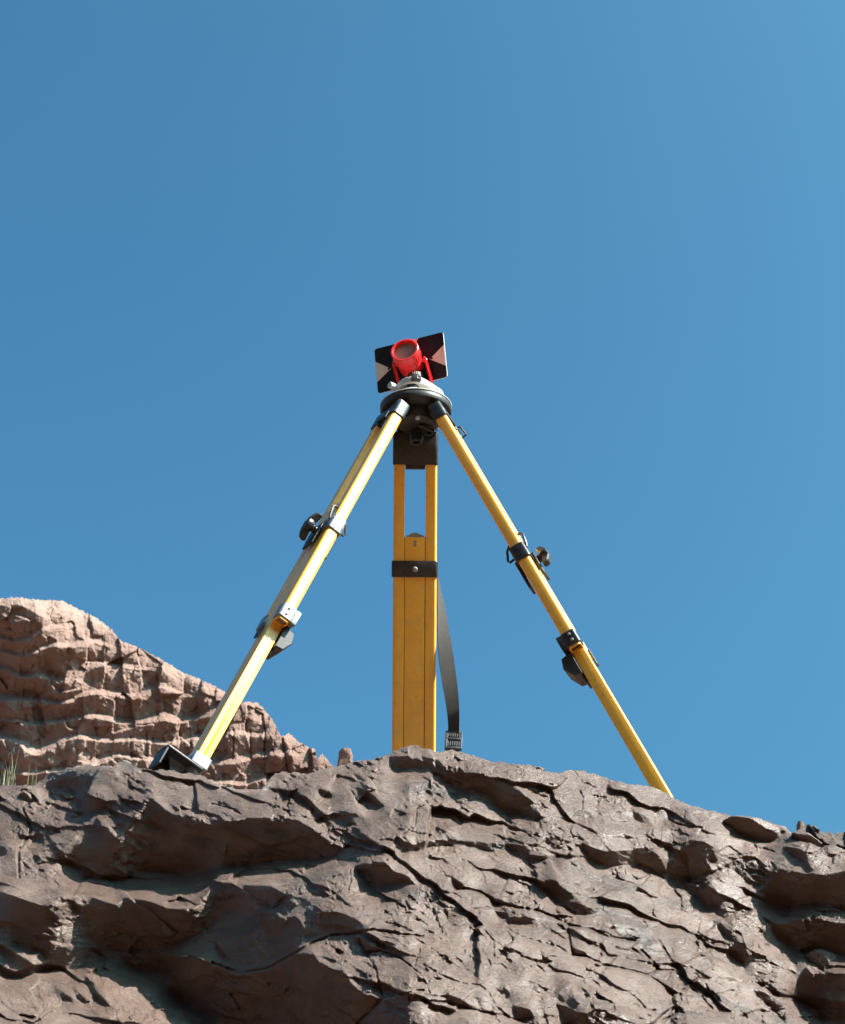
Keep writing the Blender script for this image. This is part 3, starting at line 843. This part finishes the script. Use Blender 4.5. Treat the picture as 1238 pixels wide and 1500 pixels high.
stone(789, 1128, 2.50, 0.013, 0.006, 0.014, 2, 'thin flat stone chip lying on the edge of the outcrop right of the strap', math.radians(10))
stone(182, 1121, 2.70, 0.016, 0.008, 0.016, 5, 'small dark stone on the outcrop edge beside the tripod foot', math.radians(8))

def block(px, py, hw, hh, hd, seed, deg, sink=0.45):
    dep = float(R.sample(DEP, np.array([float(px)]), np.array([float(py)]))[0])
    k = dep / F; c = EYE + ray(px, py) * (dep + hd * k * sink)
    o = stone(px, py, 2.5, hw * k, hh * k, hd * k, seed, None, math.radians(deg))
    o.name = 'rock_block'; del o['category']; o.location = tuple(c); o.parent = rock
block(792, 1256, 24, 13, 22, 11, 12)
block(1206, 1409, 30, 18, 34, 12, 4)
block(1102, 1211, 44, 13, 30, 13, 10)
block(1182, 1232, 24, 11, 24, 14, 24)
block(1222, 1252, 30, 12, 26, 15, 10)
block(45, 1171, 22, 9, 16, 16, 34)

def grass(px, py, y, n, hmin, hmax, spread, seed, label):
    rg = random.Random(seed); base = at_y(px, py, y); b = MB()
    for k in range(n):
        p = base + V(rg.gauss(0, spread), rg.gauss(0, spread), 0)
        hgt = rg.uniform(hmin, hmax); lean = V(rg.gauss(0, 0.16), rg.gauss(0, 0.16), 0); w = rg.uniform(0.0008, 0.0016)
        side = unit(V(math.cos(k * 2.4), math.sin(k * 2.4), 0)); vv = []; ff = []
        for i in range(6):
            a = i / 5; c = p + V(0, 0, hgt * a) + lean * hgt * a * a; ww = w * (1 - a * 0.85)
            vv += [c - side * ww, c + side * ww, c + np.cross(side, V(0, 0, 1)) * ww * 0.8]
        for i in range(5):
            o = i * 3
            for j in range(3):
                j2 = (j + 1) % 3; ff.append((o + j, o + j2, o + 3 + j2, o + 3 + j))
        b.add(vv, ff)
    o = b.build('grass_tuft', M_grass, origin=base); tag(o, label, 'grass'); return o
grass(11, 1156, 2.9, 17, 0.035, 0.082, 0.009, 4, 'clump of thin green grass blades at the end of the outcrop')
grass(49, 1156, 2.9, 6, 0.03, 0.062, 0.005, 9, 'sparse few grass blades between the thicker clump and the dark ledge')

# ------------------------------------------------------------------ tripod
T = V(-0.014, 2.987, 1.795 + GZ)
RHO = 0.055
UP = V(0, 0, 1)
tri = empty('tripod', (T[0], T[1], GZ + 0.845))
TO = np.array(tri.location)
tag(tri, 'yellow fiberglass survey tripod with black fittings standing on the brown rock', 'tripod')
def part(b, name, m, parent=tri, label=None, smooth=35):
    o = b.build(name, m, parent, TO, smooth)
    if label: o['label'] = label
    return o

# head
b = MB().lathe([(0.030,-0.004),(0.052,-0.004),(0.066,-0.002),(0.0745,0.002),(0.076,0.006),(0.076,0.013),(0.0745,0.016),(0.03,0.016)], T, UP, 56)
head = part(b, 'head_plate', M_blk)
b = MB().lathe([(0.0745,0.0165),(0.0764,0.0165),(0.0768,0.0180),(0.0755,0.0195),(0.031,0.0215)], T, UP, 56, close=False)
part(b, 'head_rim', M_alu, head)
b = MB().lathe([(0.020,-0.030),(0.031,-0.030),(0.040,-0.026),(0.044,-0.018),(0.046,-0.0045)], T, UP, 40)
part(b, 'head_boss', M_blk, head)
# centre screw with its hollow lower end, and the swinging arm that carries it
SC = T + V(0.001, 0.020, 0.010)
b = MB().lathe([(0.0075,-0.044),(0.0075,-0.068),(0.011,-0.070),(0.0135,-0.068),(0.0145,-0.060),(0.0145,-0.046),(0.012,-0.040),(0.010,-0.030)], SC, UP, 28, close=False)
scr = part(b, 'center_screw', M_blk)
b = MB().lathe([(0.0001,-0.046),(0.0076,-0.0455)], SC, UP, 20, close=False); part(b, 'screw_bore', M_blk, scr)
b = MB().tube([T + V(0.006, -0.010, -0.033), T + V(0.020, -0.006, -0.036), T + V(0.034, 0.004, -0.038), T + V(0.038, 0.012, -0.039), T + V(0.030, 0.018, -0.040), T + V(0.018, 0.014, -0.040)], 0.0035, 10)
part(b, 'screw_arm', M_blk)
for p in (T + V(0.004, -0.036, -0.0275), T + V(0.044, 0.040, -0.010)):
    part(MB().cyl(p, p - UP * 0.006, 0.0052, 18, 0.001), 'pivot_screw', M_alu, head)

LEGS = [ # azimuth (from straight back, counter-clockwise), splay, clamp, rail end, leg end, kind
 (122.5, 25.2, 0.362, 0.615, 0.949, 'L'), (-110.5, 25.5, 0.415, 0.652, 1.20, 'R'), (0.8, 25.0, 0.294, 0.86, 1.04, 'B')]
Wd, RT, TK = 0.093, 0.0240, 0.025            # overall width, rail width, rail thickness
IW, IT = 0.0430, 0.0244                      # sliding lower leg
for az, spl_, tc_, tb, tend, kd in LEGS:
    a = math.radians(az); SPLAY = math.radians(spl_)
    h = V(-math.sin(a), math.cos(a), 0)
    d = h * math.sin(SPLAY) - UP * math.cos(SPLAY)
    no = h * math.cos(SPLAY) + UP * math.sin(SPLAY)
    tg = np.cross(d, no)                     # along the leg's width
    H = T + h * RHO - UP * 0.012
    near = 1.0 if np.dot(tg, -H + EYE) > 0 else -1.0
    # sliding lower leg (the part called leg); its top is capped
    ttop = {'L': 0.30, 'R': 0.33, 'B': 0.226}[kd]
    b = MB().prism(rrect(IW, IT, 0.0016), H, tg, no, d, ttop, tend - 0.012, 0.001)
    leg = part(b, 'leg', M_yel, smooth=18)
    # pressed groove on both edges of the lower leg
    for sgn in ((1, -1) if kd == 'L' else ()):
        b = MB().prism(rrect(0.0022, 0.0052, 0.001), H + tg * sgn * (IW/2 + 0.0003), tg, no, d, tb + 0.035, tend - 0.016, 0.0006)
        part(b, 'edge_rib', M_yel, leg)
    for sgn in (1, -1):                      # black strips added in the gaps to darken the seam lines
        b = MB().prism(rrect(0.0014, IT - 0.004, 0.0004, 2), H + tg * sgn * (IW/2 + 0.0005), tg, no, d, ttop, tb - 0.004)
        part(b, 'seam_strip', M_blk, leg, smooth=0)
    # peaked cap on top of the lower leg
    tri_prof = [(-IW/2 + 0.002, 0), (IW/2 - 0.002, 0), (IW/2 - 0.002, -0.003), (0.004, -0.0095), (-0.004, -0.0095), (-IW/2 + 0.002, -0.003)]
    b = MB().prism([(x, y) for x, y in tri_prof][::-1], H + d * ttop, tg, d, no, -IT/2 + 0.001, IT/2 - 0.001, 0.0008)
    part(b, 'leg_cap', M_zinc, leg)
    # two rails, hollow at the lower end
    for sgn in (1, -1):
        o = H + tg * sgn * (Wd/2 - RT/2)
        prof = rrect2(RT, TK, 0.0058, 0.0014, sgn)
        b = MB().prism(prof, o, tg, no, d, 0.012, tb, cap=False)
        n = len(prof); inn = rrect2(RT - 0.006, TK - 0.006, 0.004, 0.001, sgn)
        vv = []; ff = []
        for q, w in ((prof, tb), (inn, tb), (inn, tb - 0.05)):
            for x, y in q: vv.append(o + tg * x + no * y + d * w)
        for k in range(2):
            for i in range(n):
                j = (i + 1) % n; ff.append((k*n+i, k*n+j, (k+1)*n+j, (k+1)*n+i))
        ff.append(tuple(2*n + i for i in range(n)))
        if np.dot(np.cross(tg, no), d) < 0: ff = [f[::-1] for f in ff]
        b.add(vv, ff)
        part(b, 'rail', M_yel, leg)
    # hinge casting
    b = MB().prism(rrect(Wd + 0.004, TK + 0.006, 0.006), H, tg, no, d, 0.0, 0.030 if kd != 'B' else 0.071, 0.002)
    b.cyl(H - tg * 0.040 + d * 0.002, H + tg * 0.040 + d * 0.002, 0.0115, 24, 0.001)
    part(b, 'hinge_casting', M_blk if kd == 'B' else M_blk2, leg)
    b = MB().box(H + d * (0.074 if kd == 'B' else 0.033) , tg, no, d, 0.021, 0.008, 0.006, 0.0015)
    part(b, 'hinge_tab', M_blk, leg)
    if kd != 'B':                                # sleeves for the rails below the casting
        for sgn in (1, -1):
            b = MB().prism(rrect(RT + 0.0055, TK + 0.0065, 0.008, 5), H + tg * sgn * (Wd/2 - RT/2), tg, no, d, 0.004, 0.040, 0.0012)
            part(b, 'rail_sleeve', M_blk2, leg)
        if kd == 'R': b = MB().tube([H + no * 0.014 + d * 0.03 - tg*0.03, H + no * 0.022 + d * 0.034 - tg*0.03, H + no * 0.024 + d * 0.060 - tg*0.028, H + no * 0.013 + d * 0.062 - tg*0.028], 0.0022, 8)
        else: b = MB().tube([H + no * 0.013 + d * 0.03 - tg*0.03, H + no * 0.018 + d * 0.034 - tg*0.03, H + no * 0.018 + d * 0.050 - tg*0.028, H + no * 0.012 + d * 0.052 - tg*0.028], 0.0017, 8)
        part(b, 'strap_loop', M_blk, leg)
    # clamp band with bolt, plates, wing knob and wire bail
    ch = 0.0175
    b = MB().prism(rrect(Wd + 0.0065, TK + 0.008, 0.007), H, tg, no, d, tc_ - ch, tc_ + ch, 0.0012)
    band = part(b, 'clamp_band', M_worn if kd == 'L' else M_blk2, leg)
    ci = H + d * tc_ - no * (TK/2 + 0.004)
    b = MB().lathe([(0.0062,0),(0.0062,0.002),(0.0048,0.0042),(0.002,0.005)], ci + d * 0.001, -no, 20)
    part(b, 'bolt', M_zinc, leg)
    co = H + d * tc_ + no * (TK/2 + 0.004)
    if kd != 'B':
        for sgn, base, L in ((-1, ci, 0.062), (1, co, 0.052)):
            b = MB().prism(rrect(0.040, 0.005, 0.002), base + no * sgn * 0.0025, tg, no, d, 0.0, L, 0.001)
            part(b, 'clamp_plate', M_blk, leg)
        kn = co + no * 0.001 + d * 0.010
        b = MB().lathe([(0.008,0),(0.008,0.012),(0.013,0.014),(0.0155,0.020),(0.014,0.027),(0.005,0.030)], kn, no, 24)
        for sgn in (1, -1):                       # the two wings
            wd_ = unit(d * 0.85 + tg * 0.5) * sgn
            bb = []
            for k in range(9):
                t_ = k / 8; bb.append((0.008 + 0.022 * t_, 0.0085 * (1 - 0.3 * t_ ** 3)))
            wprof = [(x, y) for x, y in bb] + [(0.0325, 0.0)] + [(x, -y) for x, y in bb[::-1]]
            wprof = [(x, y + 0.021 - 0.006 * (x / 0.03) ** 2) for x, y in wprof]
            b.prism(wprof[::-1], kn, wd_, no, np.cross(wd_, no), -0.0075, 0.0075, 0.0025)
        part(b, 'wing_knob', M_blk2, leg)
        # bail: wire loop that swings round the leg above the band
        e1 = Wd/2 + 0.001; pts = []
        for nn, tt_, ll in ((-0.0165, -e1*0.55, 0.0), (-0.028, -e1*0.55, 0.002), (-0.030, -e1*0.5, -0.003), (-0.022, -e1*0.45, -0.022), (-0.012, -e1*0.3, -0.030), (0.012, e1*0.3, -0.036), (0.020, e1*0.45, -0.034), (0.0225, e1*0.5, -0.029), (0.019, e1*0.55, -0.006), (0.0165, e1*0.55, 0.0)):
            pts.append(H + d * (tc_ - 0.006 + ll) + no * nn + tg * near * (tt_ * 0.3 + 0.030))
        part(MB().tube(pts, 0.0026, 8), 'bail', M_blk, leg)
        # bracket at the lower end of the rails
        b = MB()
        for sgn in (1, -1):
            b.prism(rrect(RT + 0.005, TK + 0.006, 0.006), H + tg * sgn * (Wd/2 - RT/2 + 0.0005), tg, no, d, tb - 0.034, tb - 0.004, 0.001)
        b.box(H + d * (tb - 0.019) - no * (TK/2 + 0.0065), tg, no, d, Wd/2 + 0.002, 0.0055, 0.015, 0.002)
        br = part(b, 'end_bracket', M_zinc if kd == 'L' else M_blk2, leg)
        # wedge-shaped lock block under the inner side
        pr = [(0.0, 0.0), (0.004, -0.022), (0.024, -0.028), (0.048, -0.016), (0.050, 0.0)]
        b = MB().prism(pr[::-1], H + d * (tb - 0.004) - no * (TK/2 + 0.001), d, no, tg, -0.030, 0.030, 0.002)
        part(b, 'lock_block', M_blk, leg)
        for sgn, L, pw, po in ((-1, 0.068, 0.036, 0.0), (1, 0.036, 0.014, -0.012)):
            b = MB().prism(rrect(pw, 0.004, 0.0015), H + d * (tb - 0.006) + no * sgn * (IT/2 + 0.004) + tg * near * po, tg, no, d, 0.0, L, 0.001)
            part(b, 'guide_plate', M_blk, leg)
        for k in (-0.026, -0.013):                # rivets on the near rail's edge
            p = H + tg * near * (Wd/2 + 0.003) + d * (tb + k) + no * 0.002
            part(MB().lathe([(0.0032,0),(0.0032,0.0012),(0.0015,0.0022)], p, tg * near, 14), 'rivet', M_zinc, leg)
    else:
        for k in (0.010, 0.017):
            p = H + d * (ttop + k) - no * (IT/2 - 0.0004)
            part(MB().lathe([(0.0034,0),(0.0034,0.0008),(0.0016,0.0012)], p, -no, 16), 'pin', M_zinc, leg)
    # foot: socket, step plate with gussets and a point
    fe = H + d * (tend - 0.012)
    b = MB().prism(rrect(IW + 0.008, IT + 0.010, 0.003), fe, tg, no, d, -0.012, 0.010, 0.0012)
    foot = part(b, 'foot_shoe', M_zinc, leg, None)
    b = MB().prism(rrect(0.050, 0.078, 0.004), fe + no * 0.027, tg, no, d, 0.0101, 0.0140, 0.0008)
    part(b, 'step_plate', M_blk, leg)
    b = MB()
    b.prism([(0.0,0.0),(0.036,0.0),(0.010,0.036),(0.0,0.05)], fe + no * 0.012 + d * 0.0142 - tg * near * 0.004, no, d, tg, -0.002, 0.002)
    part(b, 'gusset', M_zinc, leg)
    b = MB().prism(rrect(0.048, 0.004, 0.001), fe + no * 0.063 + d * 0.0265, tg, no, d, -0.012, 0.022, 0.0008)
    b.box(fe + no * 0.030 + d * 0.029 - tg * near * 0.0225, no, tg, d, 0.031, 0.0018, 0.0148, 0.0006)
    part(b, 'step_flange', M_blk, leg)
    b = MB().lathe([(0.013,0.0142),(0.012,0.02),(0.003,0.062),(0.0005,0.066)], fe, d, 16)
    part(b, 'point', M_zinc, leg)

# carrying strap hanging from the back leg's band, with its buckle
LE = [(640,846),(640,870),(640.5,900),(641,935),(643,965),(648,1000),(653,1030),(656,1055),(656.5,1070),(653,1100),(648,1140)]
RE = [(642,845),(646,866),(651,886),(657,920),(662.5,952),(667.5,985),(671.5,1018),(673,1045),(673,1070),(673,1100),(672,1140)]
def spl(pts, n):
    P = np.array(pts, float); t0 = np.arange(len(P)); t1 = np.linspace(0, len(P) - 1, n)
    out = np.zeros((n, 2))
    for c in range(2):
        m = np.gradient(P[:, c]); i = np.clip(t1.astype(int), 0, len(P) - 2); s = t1 - i
        out[:, c] = (2*s**3-3*s**2+1)*P[i, c] + (s**3-2*s**2+s)*m[i] + (-2*s**3+3*s**2)*P[i+1, c] + (s**3-s**2)*m[i+1]
    return out
n = 60; L_ = spl(LE, n); R_ = spl(RE, n)
b = MB(); vv = []; ff = []
for k in range(n):
    a = k / (n - 1)
    yl = 3.205 + 0.10 * a - 0.012 * math.sin(a * 3.1); yr = yl + 0.028 * (1 - a) ** 2 - 0.012 * a
    pl = at_y(L_[k, 0], L_[k, 1], yl); pr = at_y(R_[k, 0], R_[k, 1], yr)
    nn = unit(np.cross(pr - pl, V(0, 0.35, -0.9))) * 0.0011
    vv += [pl + nn, pr + nn, pr - nn, pl - nn]
for k in range(n - 1):
    for i in range(4):
        j = (i + 1) % 4; ff.append((k*4+i, k*4+j, k*4+4+j, k*4+4+i))
ff += [(3, 2, 1, 0), tuple(4*(n-1)+i for i in range(4))]
b.add(vv, ff)
strap = part(b, 'carry_strap', M_strap, smooth=40)
bc = at_y(664.5, 1085, 3.268); bx_ = unit(V(1, 0, -0.06)); bz_ = unit(V(0.05, 0.35, 0.92)); bz_ = unit(bz_ - bx_ * np.dot(bz_, bx_)); by_ = np.cross(bz_, bx_)
b = MB()
for sx in (-1, 1): b.box(bc + bx_ * sx * 0.0155, bx_, by_, bz_, 0.0025, 0.004, 0.024, 0.001)
for sz in (-1, 0.15, 1): b.box(bc + bz_ * sz * 0.021 - by_ * 0.001, bx_, by_, bz_, 0.0145, 0.0032, 0.003 if sz != 0.15 else 0.0025, 0.001)
bk = part(b, 'buckle', M_blk2, strap)
b = MB()
for k in range(6): b.box(bc + bx_ * (-0.0115 + 0.0046 * k) + bz_ * 0.0125 - by_ * 0.0022, bx_, by_, bz_, 0.0013, 0.002, 0.0055, 0.0005)
for k in range(6): b.box(bc + bx_ * (-0.0115 + 0.0046 * k) - bz_ * 0.0105 - by_ * 0.0022, bx_, by_, bz_, 0.0013, 0.002, 0.0065, 0.0005)
part(b, 'buckle_ribs', M_blk, bk)

# ------------------------------------------------------------------ tribrach on the tripod head
TB = T + V(0, 0, 0.022)
tb_ = empty('tribrach', TB); OB = TB
tag(tb_, 'grey metal tribrach with levelling screws clamped between tripod head and red prism', 'tribrach')
def rounded_tri(R0, rc, rot, n=7):
    out = []
    for k in range(3):
        a0 = math.radians(rot + 120 * k); cx, cy = (R0 - rc) * math.cos(a0), (R0 - rc) * math.sin(a0)
        for i in range(n):
            a = a0 + math.radians(-60 + 120 * i / (n - 1)); out.append((cx + rc * math.cos(a), cy + rc * math.sin(a)))
    return out
X_, Y_ = V(1, 0, 0), V(0, 1, 0)
b = MB().prism(rounded_tri(0.066, 0.030, 20), TB, X_, Y_, UP, 0.0005, 0.006, 0.0012)
base_plate = b.build('base_plate', M_alu, tb_, OB)
b = MB().prism(rounded_tri(0.061, 0.034, 20), TB, X_, Y_, UP, 0.0195, 0.036, 0.002)
bod = b.build('upper_body', M_alu, tb_, OB)
for k in range(3):
    a = math.radians(20 + 120 * k); p = TB + V(math.cos(a), math.sin(a), 0) * 0.044
    prof = [(0.006,0.006),(0.0135,0.0075),(0.014,0.009),(0.014,0.017),(0.0135,0.0185),(0.006,0.0195)]
    MB().lathe(prof, p, UP, 24).build('levelling_screw', M_blk, tb_, OB)
MB().box(TB + V(0.001, -0.0610, 0.029), X_, Y_, UP, 0.0105, 0.004, 0.0055, 0.001).build('circular_level_mount', M_blk, tb_, OB)
b = MB().box(TB + V(0.0035, -0.0653, 0.030), X_, Y_, UP, 0.0006, 0.0004, 0.0028).box(TB + V(0.0065, -0.0653, 0.0275), X_, Y_, UP, 0.0025, 0.0004, 0.0006)
b.build('level_mark', M_pwhite, tb_, OB)
MB().cyl(TB + V(-0.046, -0.032, 0.026), TB + V(-0.056, -0.041, 0.026), 0.0075, 18, 0.001).build('lock_lever', M_alu, tb_, OB)

# ------------------------------------------------------------------ prism target
PZ = T + V(0.001, 0, 0.058)
pt = empty('prism_target', PZ); OP = PZ
tag(pt, 'red survey prism with black target plate marked by pale triangles on top of the tripod', 'survey prism')
yaw, tilt = math.radians(24.3), math.radians(-12.0)
ax0 = V(-math.sin(yaw), -math.cos(yaw), 0)                      # where the prism looks, level
side = V(math.cos(yaw), -math.sin(yaw), 0)                       # towards the plate's right end
ax = unit(ax0 * math.cos(tilt) + UP * math.sin(tilt)); upv = np.cross(side, ax); upv = upv if upv[2] > 0 else -upv
PCn = at_y(601, 531.5, 2.992)                                    # middle of the target plate
plate_ax, plate_side, plate_up = ax, side, upv
yt, tt2 = math.radians(15.0), math.radians(8.0)                  # the tube itself is turned a little less and tipped up
ax0t = V(-math.sin(yt), -math.cos(yt), 0); ax = unit(ax0t * math.cos(tt2) + UP * math.sin(tt2))
sidet = V(math.cos(yt), -math.sin(yt), 0); upt = np.cross(sidet, ax); upt = upt if upt[2] > 0 else -upt
C = at_y(592.5, 512, 2.935) - ax * 0.040
MB().lathe([(0.027,0),(0.027,0.007),(0.021,0.009),(0.0195,0.036),(0.017,0.040),(0.012,0.042)], PZ + V(0, 0, 0.0005), UP, 32).build('adapter', M_blk, pt, OP)
for k in range(5):
    a = math.radians(-112 + 11 * k)
    MB().box(PZ + V(0.0192 * math.cos(a), 0.0192 * math.sin(a), 0.0345), V(-math.sin(a), math.cos(a), 0), V(math.cos(a), math.sin(a), 0), UP, 0.0006, 0.0006, 0.003).build('scale_mark', M_pwhite, pt, OP)
# yoke
b = MB().box(PZ + V(0, 0, 0.013), sidet, ax0t, UP, 0.036, 0.010, 0.004, 0.0015)
yk = b.build('yoke', M_red, pt, OP)
for s_ in (-1, 1):
    p0 = PZ + sidet * s_ * 0.0345 + V(0, 0, 0.012); p1 = C + sidet * s_ * 0.0345 - ax * 0.004
    hgt = np.linalg.norm(p1 - p0) + 0.008; ad = unit(p1 - p0); af = unit(ax0t - ad * np.dot(ax0t, ad)); asd = np.cross(af, ad)
    prof = [(-0.010,0),(0.010,0),(0.0085,hgt*0.45),(0.0065,hgt*0.75),(0.0065,hgt-0.003),(0.004,hgt),(-0.004,hgt),(-0.0065,hgt-0.003),(-0.0065,hgt*0.75),(-0.0085,hgt*0.45)]
    MB().prism(prof, p0, af, ad, asd, -0.002, 0.002, 0.0008).build('yoke_arm', M_red, yk, OP)
    sg = 1 if np.dot(asd, sidet) * s_ > 0 else -1
    MB().prism([(-0.002,0.004),(0.002,0.004),(0.002,hgt-0.012),(-0.002,hgt-0.012)], p0 + asd * sg * 0.0036, af, ad, asd, -0.0014, 0.0014, 0.0004).build('yoke_rib', M_red, yk, OP)
    MB().cyl(C + sidet * s_ * 0.026 - ax * 0.004, C + sidet * s_ * 0.039 - ax * 0.004, 0.0045, 18, 0.001).build('tilt_knob', M_red, pt, OP)
# prism tube with knurled collar
FR = 0.040                                                       # front rim ahead of the tilting axis
b = MB().lathe([(0.0245,-0.020),(0.0275,-0.019),(0.0275,0.006),(0.0285,0.007),(0.0285,0.010),(0.0295,0.011),(0.0305,FR-0.004),(0.0305,FR-0.001),(0.0295,FR),(0.0262,FR),(0.0255,FR-0.001),(0.0248,FR-0.010),(0.0245,FR-0.012)], C, ax, 56, close=False)
tubeo = b.build('prism_tube', M_red, pt, OP)
b = MB()
for k in range(30):
    a = 2 * math.pi * k / 30; rd = sidet * math.cos(a) + upt * math.sin(a)
    b.box(C + rd * 0.0296 + ax * 0.0205, np.cross(ax, rd), rd, ax, 0.0013, 0.0013, 0.008, 0.0004)
gr = b.build('grip_rib', M_red, tubeo, OP)
b = MB().lathe([(0.0001,FR-0.0085),(0.0250,FR-0.0085)], C, ax, 40, close=False)
b.build('prism_lens', M_glass, tubeo, OP)
b = MB().lathe([(0.0001,-0.021),(0.0246,-0.0205)], C, ax, 40, close=False); b.build('tube_back', M_blk, tubeo, OP)
# plate
PWd, PHt = 0.164, 0.104
ax, side, upv = plate_ax, plate_side, plate_up
prof = rrect(PWd, PHt, 0.006, 4)
b = MB().prism(prof, PCn, side, upv, ax, -0.003, 0.0, 0.0003)
plate = b.build('target_plate', M_plate, pt, OP)
b = MB(); n = len(prof)
big = [(x * 1.004, y * 1.006) for x, y in prof]
b.prism(big, PCn, side, upv, ax, -0.0028, -0.0008, cap=False)
b.build('plate_edge', M_pwhite, plate, OP)
hw, hh = PWd / 2, PHt / 2
for tri_p in ([(hw-0.0006, 0.022), (hw-0.0006, -0.026), (hw-0.036, -0.003)][::-1], [(-hw+0.0006, 0.022), (-hw+0.0006, -0.026), (-hw+0.036, -0.003)],
              [(-0.024, hh-0.0006), (0.024, hh-0.0006), (0.0, hh-0.034)][::-1], [(-0.022, -hh+0.0006), (0.022, -hh+0.0006), (0.0, -hh+0.030)]):
    MB().prism(tri_p, PCn, side, upv, ax, 0.0002, 0.0008).build('pale_triangle', M_pwhite, plate, OP)
for s_ in (-1, 1):
    p = PCn + side * s_ * (hw - 0.031) - upv * 0.002
    MB().lathe([(0.0024,0.0008),(0.0024,0.0022),(0.001,0.003)], p, ax, 14).build('plate_screw', M_plate, plate, OP)
